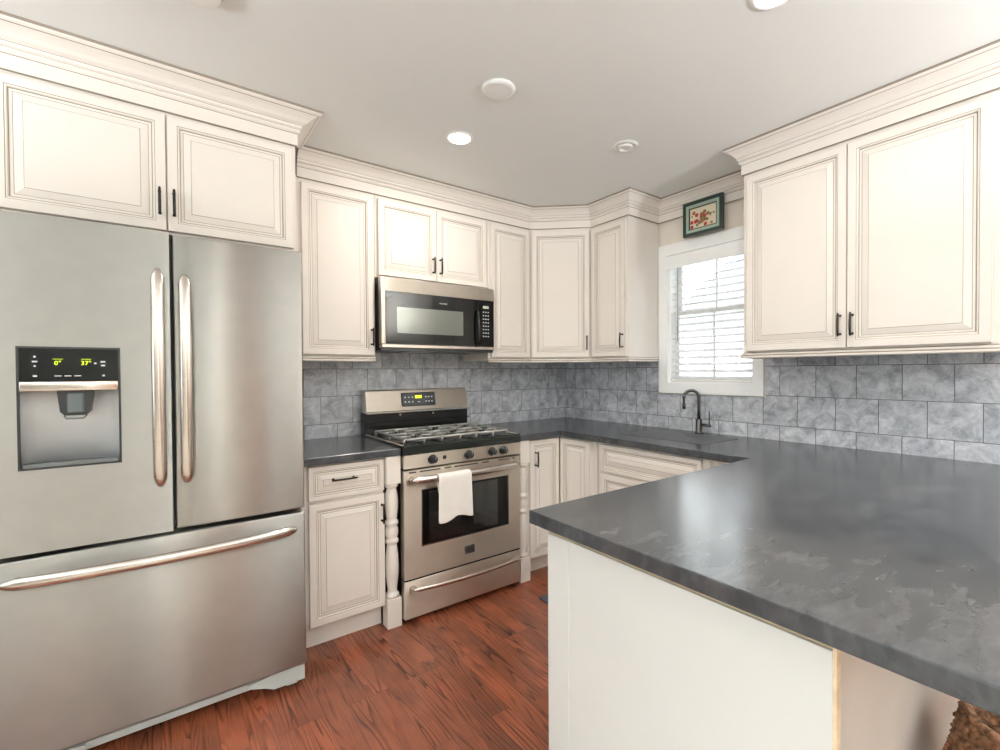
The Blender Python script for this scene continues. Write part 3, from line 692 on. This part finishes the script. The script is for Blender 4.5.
# handles
def bow_handle(par, p0, p1, out, amp, ra, rb, ref, n=18, name='handle', mt=None, post_r=.012):
    p0, p1, out = Vector(p0), Vector(p1), Vector(out); pts, rad = [], []
    ts = [0, .004, .012, .025, .045] + [.08+.84*k/n for k in range(n+1)] + [.955, .975, .988, .996, 1]
    for t in ts:
        e = max(0, 1-(2*t-1)**2); pts.append(p0.lerp(p1, t)+out*(amp*(e**.8)))
        s = .25 + .75*min(1., min(t, 1-t)/.045)**.5; rad.append((ra*s, rb*s))
    mb = MB().tube(pts, rad, 14, ref=ref)
    for t in (.045, .955):
        q = p0.lerp(p1, t); e = 1-(2*t-1)**2; top = q+out*(amp*(e**.8))
        base = q-out*((q-(p0)).dot(out)) - out*p0_off
        mb.tube([base, top], post_r, 10, ref=ref)
    return put(name, mb, mt or ss_handle, parent=par)
p0_off = .021
bow_handle(fl, (-2.726, -.860, .915), (-2.726, -.860, 1.665), (0, -1, 0), .034, .019, .010, (1, 0, 0))
bow_handle(frt, (-2.653, -.860, .915), (-2.653, -.860, 1.655), (0, -1, 0), .034, .019, .010, (1, 0, 0))
DOOR_TURN = math.radians(-1.8)
hinge = Vector((GX0, -.758, 0)) - Vector(fr.location)
TM = Matrix.Translation(hinge) @ Matrix.Rotation(DOOR_TURN, 4, 'Z') @ Matrix.Translation(-hinge)
for o_ in [fl]+list(fl.children): o_.data.transform(TM)
bow_handle(fdw, (-3.120, -.860, .672), (-2.292, -.860, .672), (0, -1, 0), .045, .019, .012, (0, 0, 1))
put('base_grille', MB().box(GX0+.05, GX1-.20, -.800, -.765, .050, .076, bev=.003), grey_plastic, parent=fr)
for sx, xa in ((1, GX1-.006), (-1, GX0+.006)):
    m = MB(); w_ = .115
    m.poly([(xa, .096), (xa, .034), (xa-sx*w_, .034), (xa-sx*(w_+.03), .050), (xa-sx*(w_+.09), .070), (xa-sx*(w_+.09), .082), (xa-sx*w_, .096)], -.826, -.70)
    m.box(min(xa-sx*.02, xa-sx*.06), max(xa-sx*.02, xa-sx*.06), -.78, -.72, .0005, .034)
    put('foot_cover', m, grey_plastic, parent=fr)
for xx in (GX0+.08, GX1-.08): put('roller', MB().lathe([(.025, -.015), (.025, .015)], (xx, -.1, .0255), 'x', 16).box(xx-.02, xx+.02, -.12, -.08, .03, .056), dark_plastic, parent=fr)

# ------------------------------------------------------------------ range
QX0, QX1 = -1.7475, -1.0005; QM = (QX0+QX1)/2
ra_ = thing('gas_range', (QM, -.33, 0), 'freestanding stainless gas range with four knobs and black grates', 'range')
put('body', MB().box(QX0, QX1, -.612, -.012, .035, .870), black_satin, parent=ra_)
ct = MB(); ct.box(QX0-.001, QX1+.001, -.655, -.012, .8705, .925, bev=.004, seg=2)
put('cooktop', ct, black_satin, parent=ra_)
for xa in (QX0-.0012, QX1-.010): put('cooktop_rim', MB().box(xa, xa+.0112, -.655, -.10, .9252, .9285), ss_range, parent=ra_)
put('front_trim', MB().poly([(-.6555, .929), (-.664, .929), (-.671, .921), (-.668, .880), (-.6555, .880)], QX0, QX1, 'yz'), mat('dark_glass_trim', (44, 48, 46), .12, .4), parent=ra_)
cp = put('control_panel', MB().poly([(-.6125, .878), (-.668, .878), (-.661, .808), (-.6125, .808)], QX0+.002, QX1-.002, 'yz'), ss_range, parent=ra_)
for x in (-1.587, -1.365, -1.208, -1.130):
    k = MB().lathe([(.024, -.6652), (.024, -.672), (.0195, -.676), (.0185, -.694), (.015, -.698)], (x, 0, .845), 'y', 24)
    k.box(x-.0045, x+.0045, -.7055, -.694, .829, .862, bev=.002)
    kb = put('knob', k, dark_plastic, parent=ra_)
    put('knob_skirt', MB().lathe([(.027, -.6640), (.027, -.6655)], (x, 0, .845), 'y', 24), gunmetal, parent=kb)
    put('knob_mark', MB().box(x-.001, x+.001, -.7062, -.7056, .848, .860), wht, parent=kb)
put('lock_button', MB().lathe([(.011, -.664), (.011, -.668), (.006, -.669)], (-1.515, 0, .846), 'y', 16), dark_plastic, parent=cp)
# oven door
od = MB(); oz0, oz1 = .236, .797
wx0, wx1, wz0, wz1 = -1.652, -1.084, .393, .695
for b in ((QX0+.002, wx0, oz0, oz1), (wx1, QX1-.002, oz0, oz1), (wx0, wx1, oz0, wz0), (wx0, wx1, wz1, oz1)): od.box(b[0], b[1], -.660, -.6125, b[2], b[3])
bmesh.ops.remove_doubles(od.bm, verts=od.bm.verts, dist=1e-5)
odo = put('oven_door', od, ss_range, parent=ra_)
put('window_trim', MB().box(wx0, wx0+.005, -.6625, -.650, wz0, wz1).box(wx1-.005, wx1, -.6625, -.650, wz0, wz1).box(wx0+.005, wx1-.005, -.6625, -.650, wz0, wz0+.005).box(wx0+.005, wx1-.005, -.6625, -.650, wz1-.005, wz1), chrome, parent=odo)
put('oven_glass', MB().box(wx0+.005, wx1-.005, -.658, -.645, wz0+.005, wz1-.005), black_gloss, parent=odo)
put('inner_window', MB().box(wx0+.047, wx1-.080, -.6588, -.6582, wz0+.020, wz1-.018), mat('oven_inner_glass', (22, 26, 27), .04, spec=.9, coat=1.), parent=odo)
vt = MB()
for xa, xb in ((QX0+.03, QX0+.07), (QX0+.09, QX0+.21), (QX0+.235, QX0+.275), (QX1-.45, QX1-.30), (QX1-.27, QX1-.225), (QX1-.16, QX1-.04)): vt.box(xa, xb, -.6606, -.660, .783, .790)
put('vent_slot', vt, dark_plastic, parent=odo)
def range_handle(z, x0, x1, yb, par, mt=ss_handle, amp=.028, r=.019):
    pts, rad = [], []
    for k in range(21):
        t = k/20; e = 1-(2*t-1)**2; x = x0+(x1-x0)*t
        pts.append((x, yb-.034-amp*e if 0 < k < 20 else yb-.030, z)); rad.append((r*(.55+.45*min(1, e*5)), r*(.45+.35*min(1, e*5))))
    m = MB().tube(pts, rad, 14, ref=(0, 0, 1))
    for x in (x0+.018, x1-.018): m.tube([(x, yb-.0002, z), (x, yb-.036, z)], [(r*.8, .018), (r*.7, .012)], 12, ref=(0, 0, 1))
    return put('handle', m, mt, parent=par)
range_handle(.752, -1.722, -1.026, -.660, odo)
bd = put('badge', MB().box(-1.395, -1.327, -.664, -.6602, .288, .338, bev=.002), chrome, parent=odo)
put('badge_stripe', MB().box(-1.390, -1.332, -.6648, -.6642, .300, .306).box(-1.390, -1.332, -.6648, -.6642, .312, .318), gunmetal, parent=bd)
dr = put('warming_drawer', MB().box(QX0+.002, QX1-.002, -.658, -.6125, .030, .226, bev=.004, seg=2), ss_range, parent=ra_)
range_handle(.190, -1.720, -1.018, -.658, dr, amp=.03, r=.012)
put('drawer_lip', MB().box(QX0+.004, QX1-.004, -.6575, -.613, .2265, .2345), black_satin, parent=ra_)
for x in (QX0+.05, QX1-.05):
    for y in (-.56, -.08): put('leveling_leg', MB().lathe([(.018, .0005), (.018, .008), (.01, .012), (.01, .035)], (x, y, 0), n=14), dark_plastic, parent=ra_)
# backguard
put('back_guard_base', MB().box(QX0+.001, QX1-.021, -.085, -.012, .9255, 1.052), black_satin, parent=ra_)
bgp = put('back_guard_panel', MB().poly([(-.095, 1.0525), (-.100, 1.060), (-.078, 1.186), (-.066, 1.193), (-.012, 1.193), (-.012, 1.0525)], QX0+.009, QX1-.027, 'yz'), ss_range, parent=ra_)
put('guard_lip', MB().box(QX0+.009, QX1-.027, -.106, -.0955, 1.046, 1.062, bev=.003), chrome, parent=ra_)
put('guard_shelf', MB().box(QX0+.01, QX1-.01, -.098, -.0852, .990, .996), black_gloss, parent=ra_)
put('hinge_tab', MB().box(-1.530, -1.518, -.103, -.0955, 1.028, 1.040).box(-1.300, -1.288, -.103, -.0955, 1.028, 1.040), chrome, parent=ra_)
# display tilted with the panel
sl = math.atan2(.022, .126)
Md = Matrix.Translation((-1.392, -.0905, 1.128)) @ Matrix.Rotation(-sl, 4, 'X')
dpn = put('display_panel', MB(Md).box(-.118, .118, -.0055, .001, -.044, .044, bev=.004), dark_plastic, parent=bgp)
put('clock_display', MB(Md).box(-.026, .020, -.0066, -.0056, .006, .024), led, parent=dpn)
bt = MB(Md)
for zz in (.013, -.016):
    for x in (-.095, -.070, -.045, .050, .070, .092): bt.box(x-.005, x+.005, -.0066, -.0056, zz-.004, zz+.004)
bt.box(-.010, .006, -.0066, -.0056, -.022, -.014)
put('key_pad', bt, wht, parent=dpn)
# burners and grates
for x, y, r in ((QX0+.16, -.50, .045), (QX0+.16, -.23, .036), (QM, -.36, .05), (QX1-.16, -.50, .04), (QX1-.16, -.23, .036)):
    b = put('burner', MB().lathe([(r+.022, .9252), (r+.02, .930), (r, .933), (r, .941), (r-.004, .943)], (x, y, 0), n=24), gunmetal, parent=ra_)
    put('burner_cap', MB().lathe([(r-.004, .9432), (r-.002, .947), (r-.008, .951)], (x, y, 0), n=24), black_satin, parent=b)
gw = (QX1-QX0-.085)/3
grate_m = mat('grey_cast_iron', (160, 160, 156), .34, .5, bump=(180, .2))
for i in range(3):
    x0 = QX0+.025+i*gw+.003; x1 = x0+gw-.006; y0, y1 = -.622, -.185; zt = .952; r = .0078
    g = MB(); cx = (x0+x1)/2
    loop = [(x0+.012, y0, zt), (x1-.012, y0, zt), (x1, y0+.012, zt), (x1, y1-.012, zt), (x1-.012, y1, zt), (x0+.012, y1, zt), (x0, y1-.012, zt), (x0, y0+.012, zt), (x0+.012, y0, zt)]
    g.tube(loop, r, 8)
    g.tube([(x0, (y0+y1)/2, zt), (x1, (y0+y1)/2, zt)], r, 8)
    for yc in ((y0*3+y1)/4, (y0+y1*3)/4):
        g.tube([(x0, yc, zt), (cx-.030, yc, zt+.001)], r*.85, 8); g.tube([(x1, yc, zt), (cx+.030, yc, zt+.001)], r*.85, 8)
    for ya_, yb_ in ((y0, y0+.088), (y1, y1-.088), ((y0+y1)/2, (y0+y1)/2-.088), ((y0+y1)/2, (y0+y1)/2+.088)):
        g.tube([(cx, ya_, zt), (cx, yb_, zt+.001)], r*.85, 8)
    for xx, yy in ((x0, y0+.012), (x1, y0+.012), (x0, y1-.012), (x1, y1-.012), (x0, (y0+y1)/2), (x1, (y0+y1)/2), (cx, y0), (cx, y1)): g.tube([(xx, yy, .9255), (xx, yy, zt)], r*.95, 8)
    put('grate', g, grate_m, parent=ra_)
# towel over the oven handle
tw = bmesh.new(); nx, path = 14, []
hy, hz, rr_ = -.720, .752, .022
path += [(hy+.022, hz-.096+.008*i) for i in range(12)]
for k in range(9):
    a = PI*k/8; path.append((hy+rr_*math.cos(a), hz+rr_*math.sin(a)))
path += [(hy-rr_-.001, hz-.0128*i) for i in range(1, 18)]
grid = []
for i in range(nx+1):
    t_ = i/nx; x = -1.590+.198*t_; col = []
    for j, (yy, zz) in enumerate(path):
        fr_ = j > 20; d = (j-20)/17 if fr_ else 0
        bow = -.0035*math.sin(t_*PI*2.3+1)*d - (.0045*math.sin(t_*PI)*d)
        flare = (t_-.5)*.012*d
        low = zz - (.010*math.sin(t_*7+.6)*d*d if fr_ else 0) - (.006 if fr_ and t_ < .5 else 0)*d
        col.append(tw.verts.new((x+flare+(.022*(1-j/14) if j < 14 else 0), yy+bow, low)))
    grid.append(col)
for i in range(nx):
    for j in range(len(path)-1): tw.faces.new((grid[i][j], grid[i+1][j], grid[i+1][j+1], grid[i][j+1])).smooth = True
mb = MB(); mb.bm.free(); mb.bm = tw
to = put('dish_towel', mb, towel_m, loc=(-1.45, -.722, .752)); tag(to, 'small white cotton towel draped over the oven door handle', 'towel')
md = to.modifiers.new('thickness', 'SOLIDIFY'); md.thickness = .004; md.offset = 0
md2 = to.modifiers.new('smooth', 'SUBSURF'); md2.levels = 1; md2.render_levels = 1

# ------------------------------------------------------------------ microwave
VX0, VX1, VZ0, VZ1 = -1.757, -1.006, 1.432, 1.836
mw = thing('microwave', ((VX0+VX1)/2, -.2, VZ0), 'black and stainless over-the-range microwave under the short cabinet', 'microwave')
put('body', MB().box(VX0+.002, VX1-.002, -.362, -.008, VZ0+.008, VZ1), dark_plastic, parent=mw)
put('bottom_vent', MB().box(VX0+.004, VX1-.004, -.392, -.06, VZ0-.006, VZ0+.007), dark_plastic, parent=mw)
put('light_lens', MB().box(VX0+.20, VX0+.34, -.30, -.20, VZ0-.009, VZ0-.0062), wht, parent=mw)
VD = -1.116
tp = MB(); tp.poly([(-.3625, 1.757), (-.402, 1.757), (-.398, VZ1-.004), (-.392, VZ1), (-.3625, VZ1)], VX0, VD-.001, 'yz'); put('top_trim', tp, ss_range, parent=mw)
tp = MB(); tp.poly([(-.3625, 1.757), (-.402, 1.757), (-.398, VZ1-.004), (-.392, VZ1), (-.3625, VZ1)], VD+.001, VX1, 'yz'); put('top_trim', tp, ss_range, parent=mw)
vd = put('door', MB().box(VX0+.026, VD-.001, -.400, -.3625, 1.463, 1.7565, bev=.002), black_gloss, parent=mw)
put('door_edge', MB().box(VX0, VX0+.0255, -.402, -.3625, 1.463, 1.7565, bev=.002), ss_range, parent=mw)
put('door_window', MB().box(-1.665, -1.236, -.4012, -.4002, 1.525, 1.672), mat('mesh_window', (104, 108, 102), .12, .35, coat=.6), parent=vd)
put('handle', MB().tube([(VD-.024, -.4005, 1.685), (VD-.020, -.418, 1.672), (VD-.020, -.424, 1.64), (VD-.020, -.426, 1.58), (VD-.020, -.424, 1.52), (VD-.020, -.418, 1.485), (VD-.024, -.4005, 1.472)], [(.008, .006)]*7, 10, ref=(1, 0, 0)), black_satin, parent=vd)
put('logo', text_mb('FRIGIDAIRE', .0105, FT(-1.372, -.4004, 1.711), .0004), wht, parent=vd)
vp = put('control_panel', MB().box(VD+.001, VX1, -.400, -.3625, 1.463, 1.7565, bev=.002), black_gloss, parent=mw)
put('clock_display', MB().box(VD+.026, VD+.070, -.4008, -.4001, 1.705, 1.722), mat('lcd_grey', (190, 196, 180), .4), parent=vp)
kb = MB()
for r_ in range(8):
    for c_ in range(3):
        xx = VD+.030+c_*.018; zz = 1.682-r_*.022
        kb.box(xx-.004, xx+.004, -.4007, -.4001, zz-.0035, zz+.0035)
put('key_pad', kb, wht, parent=vp)
put('bottom_lip', MB().box(VX0, VX1, -.404, -.3625, 1.440, 1.4625, bev=.004), ss_handle, parent=mw)

# ------------------------------------------------------------------ small things
# framed picture standing on the window casing
pc = thing('framed_picture', (-.055, -1.290, 2.143), 'small green-framed floral picture standing on the window casing', 'picture')
MPic = frame(-.052, -1.158, (0, -1)) @ Matrix.Translation((0, 0, 2.1435))
pw, ph = .262, .212
def ringbox(mb, x0, x1, z0, z1, w_, ya_, yb_):
    mb.box(x0, x0+w_, ya_, yb_, z0, z1); mb.box(x1-w_, x1, ya_, yb_, z0, z1); mb.box(x0+w_, x1-w_, ya_, yb_, z0, z0+w_); mb.box(x0+w_, x1-w_, ya_, yb_, z1-w_, z1)
m = MB(MPic); ringbox(m, 0, pw, 0, ph, .020, -.014, .008); fp = put('frame', m, mat('dark_green_frame', (36, 56, 48), .35), parent=pc)
m = MB(MPic); ringbox(m, .020, pw-.020, .020, ph-.020, .018, -.011, .006); put('inner_frame', m, mat('sage_frame', (160, 180, 164), .4), parent=pc)
m = MB(MPic); ringbox(m, .038, pw-.038, .038, ph-.038, .006, -.009, .004); put('fillet', m, mat('dark_fillet', (60, 70, 60), .4), parent=pc)
art = put('art_print', MB(MPic).box(.044, pw-.044, -.003, .003, .044, ph-.044), paper, parent=pc)
cols = [mat('print_red', (186, 52, 46), .7), mat('print_rust', (170, 104, 70), .7), mat('print_green', (112, 122, 84), .7)]
for k in range(44):
    u_ = .5+random.gauss(0, .26); v_ = .45+random.gauss(0, .2); r_ = random.uniform(.005, .013)
    u_ = min(.9, max(.08, u_)); v_ = min(.85, max(.1, v_))
    m = MB(MPic); m.lathe([(r_, -.0032-.0001*k), (r_*.7, -.0033-.0001*k)], (.044+u_*(pw-.088), 0, .044+v_*(ph-.088)), 'y', 7, smooth=False)
    for v in m.bm.verts: pass
    put('printed_flower', m, cols[0] if k % 3 == 0 else cols[1 + k % 2], parent=art)
# floor mat at the sink
mm = MB(Matrix.Translation((-1.012, -.845, 0)) @ Matrix.Rotation(-.12, 4, 'Z'))
mm.box(0, .36, -.75, 0, .0005, .011, bev=.003)
tag(put('floor_mat', mm, mat('charcoal_mat', (66, 66, 78), .9, bump=(300, .8)), loc=(-.85, -1.2, 0)), 'dark grey floor mat in the sink aisle, only its tip showing', 'mat')
# rough brown basket below the overhang
bk = thing('basket', (-.86, -2.78, 0), 'rough brown woven basket standing under the counter overhang', 'basket')
bks = MB(); bm = bks.bm; nr, nh = 150, 46; rng = random.Random(3); rows = []
for j in range(nh+1):
    h = j/nh; rad = .165+.040*math.sin(PI*(h*.8+.1)); row = []
    for i in range(nr):
        a = 2*PI*i/nr; bump_ = .013*abs(math.sin(i*PI/5+(j//3 % 2)*PI/2))*abs(math.sin(j*PI/3)) + rng.uniform(-.005, .006)
        r = rad+bump_; row.append(bm.verts.new((-.86+r*math.cos(a), -2.78+r*math.sin(a), .001+.345*h+rng.uniform(-.003, .003)*(0 < j < nh))))
    rows.append(row)
for j in range(nh):
    for i in range(nr): bm.faces.new((rows[j][i], rows[j][(i+1) % nr], rows[j+1][(i+1) % nr], rows[j+1][i])).smooth = True
bm.faces.new(rows[0][::-1]); 
brown = mat('brown_seagrass', (128, 92, 66), .9, bump=(160, 1.0), vary=(60, .7))
put('woven_wall', bks, brown, parent=bk)
rim = MB(); rim.tube([(-.86+.176*math.cos(2*PI*k/40), -2.78+.176*math.sin(2*PI*k/40), .348+.004*math.sin(k*2.1)) for k in range(41)], .012, 8); put('rim', rim, brown, parent=bk)
put('base', MB().lathe([(.16, .02), (.16, .03)], (-.86, -2.78, 0), n=32), brown, parent=bk)

# added floor lamps, out of view, bouncing fill light off the ceiling
def fill_torchiere(x, y, label, k=1.):
    t = thing('fill_floor_lamp', (x, y, 0), label, 'floor lamp', 'added fill uplights')
    put('base', MB().lathe([(.13, .0005), (.13, .015), (.02, .03)], (x, y, 0), n=28), bronze, parent=t)
    put('pole', MB().tube([(x, y, .0302), (x, y, 1.66)], .012, 10), bronze, parent=t)
    put('lamp_shade', MB().lathe([(.02, 1.661), (.10, 1.69), (.17, 1.76), (.18, 1.78), (.165, 1.775), (.09, 1.70), (.02, 1.68)], (x, y, 0), n=32), white_plastic, parent=t)
    l = bpy.data.lights.new('uplight', 'AREA'); l.shape = 'DISK'; l.size = .24; l.energy = UPLIGHT_POWER*k; l.color = (.92, .97, 1.0)
    o = bpy.data.objects.new('uplight', l); COL.objects.link(o); o.parent = t; o.location = (0, 0, 1.772); o.rotation_euler = (PI, 0, 0)
fill_torchiere(-4.2, -1.5, 'added fill lamp beyond the fridge, out of view', .25); fill_torchiere(-4.9, -4.3, 'added fill lamp by the unseen left-hand windows', .7); fill_torchiere(-.7, -4.5, 'added fill lamp by the right wall, out of view', 1.6); fill_torchiere(-3.0, -5.6, 'added fill lamp at the unseen far end of the room behind the camera', 1.2)

# ------------------------------------------------------------------ ceiling fittings
glow = mat('lamp_glow', (255, 250, 240), .5, emit=(255, 247, 235), estr=9.0)
def can_light(x, y, label, group='recessed ceiling lights', r=.052):
    t = thing('recessed_light', (x, y, CZ), label, 'ceiling light', group)
    put('trim_ring', MB().lathe([(r, CZ-.002), (r+.003, CZ-.006), (r+.012, CZ-.004), (r+.014, CZ-.0002)], (x, y, 0), n=36, caps=False), white_plastic, parent=t)
    put('lens', MB().lathe([(r, CZ-.0035), (r, CZ-.0012)], (x, y, 0), n=36), glow, parent=t)
    l = bpy.data.lights.new('lamp', 'AREA'); l.shape = 'DISK'; l.size = r*2; l.energy = CAN_POWER; l.color = (1, .94, .86)
    o = bpy.data.objects.new('lamp', l); COL.objects.link(o); o.parent = t; o.location = (0, 0, -.007)
can_light(-1.553, -.912, 'lit recessed ceiling light nearest the microwave')
can_light(-1.228, -2.228, 'lit recessed ceiling light cut by the top edge of the photo')
for x, y in ((-4.6, -2.9), (-2.6, -4.2), (-1.0, -4.2), (-4.3, -4.2), (-2.6, -5.6), (-4.3, -5.6), (-1.0, -5.6)):
    can_light(x, y, 'recessed ceiling light in the room behind the camera')
t = put('ceiling_speaker_cover', MB().lathe([(.066, CZ-.0002), (.068, CZ-.006), (.064, CZ-.011), (.05, CZ-.013)], (-1.627, -1.350, 0), n=40), mat('cover_white', (232, 234, 233), .5), loc=(-1.627, -1.35, CZ))
tag(t, 'flat round white cover plate in the middle of the ceiling', 'ceiling cover')
e = thing('gimbal_light', (-.837, -1.334, CZ), 'unlit white recessed eyeball light in the ceiling near the window', 'ceiling light')
put('trim_ring', MB().lathe([(.040, CZ-.002), (.044, CZ-.007), (.062, CZ-.005), (.066, CZ-.0002)], (-.837, -1.334, 0), n=36, caps=False), white_plastic, parent=e)
put('eyeball', MB().lathe([(.040, CZ-.0012), (.038, CZ-.010), (.030, CZ-.016), (.026, CZ-.012), (.024, CZ-.006)], (-.837, -1.334, 0), n=36), white_plastic, parent=e)
e = thing('smoke_detector', (-2.619, -1.238, CZ), 'round off-white smoke detector cut by the top edge of the photo', 'smoke detector')
put('base', MB().lathe([(.062, CZ-.0002), (.062, CZ-.012), (.058, CZ-.014)], (-2.619, -1.238, 0), n=36), mat('aged_plastic', (206, 202, 190), .5), parent=e)
put('cover', MB().lathe([(.056, CZ-.0142), (.054, CZ-.026), (.044, CZ-.034), (.02, CZ-.036)], (-2.619, -1.238, 0), n=36), white_plastic, parent=e)
put('indicator', MB().box(-2.613, -2.607, -1.263, -1.257, CZ-.037, CZ-.0355), dark_plastic, parent=e)
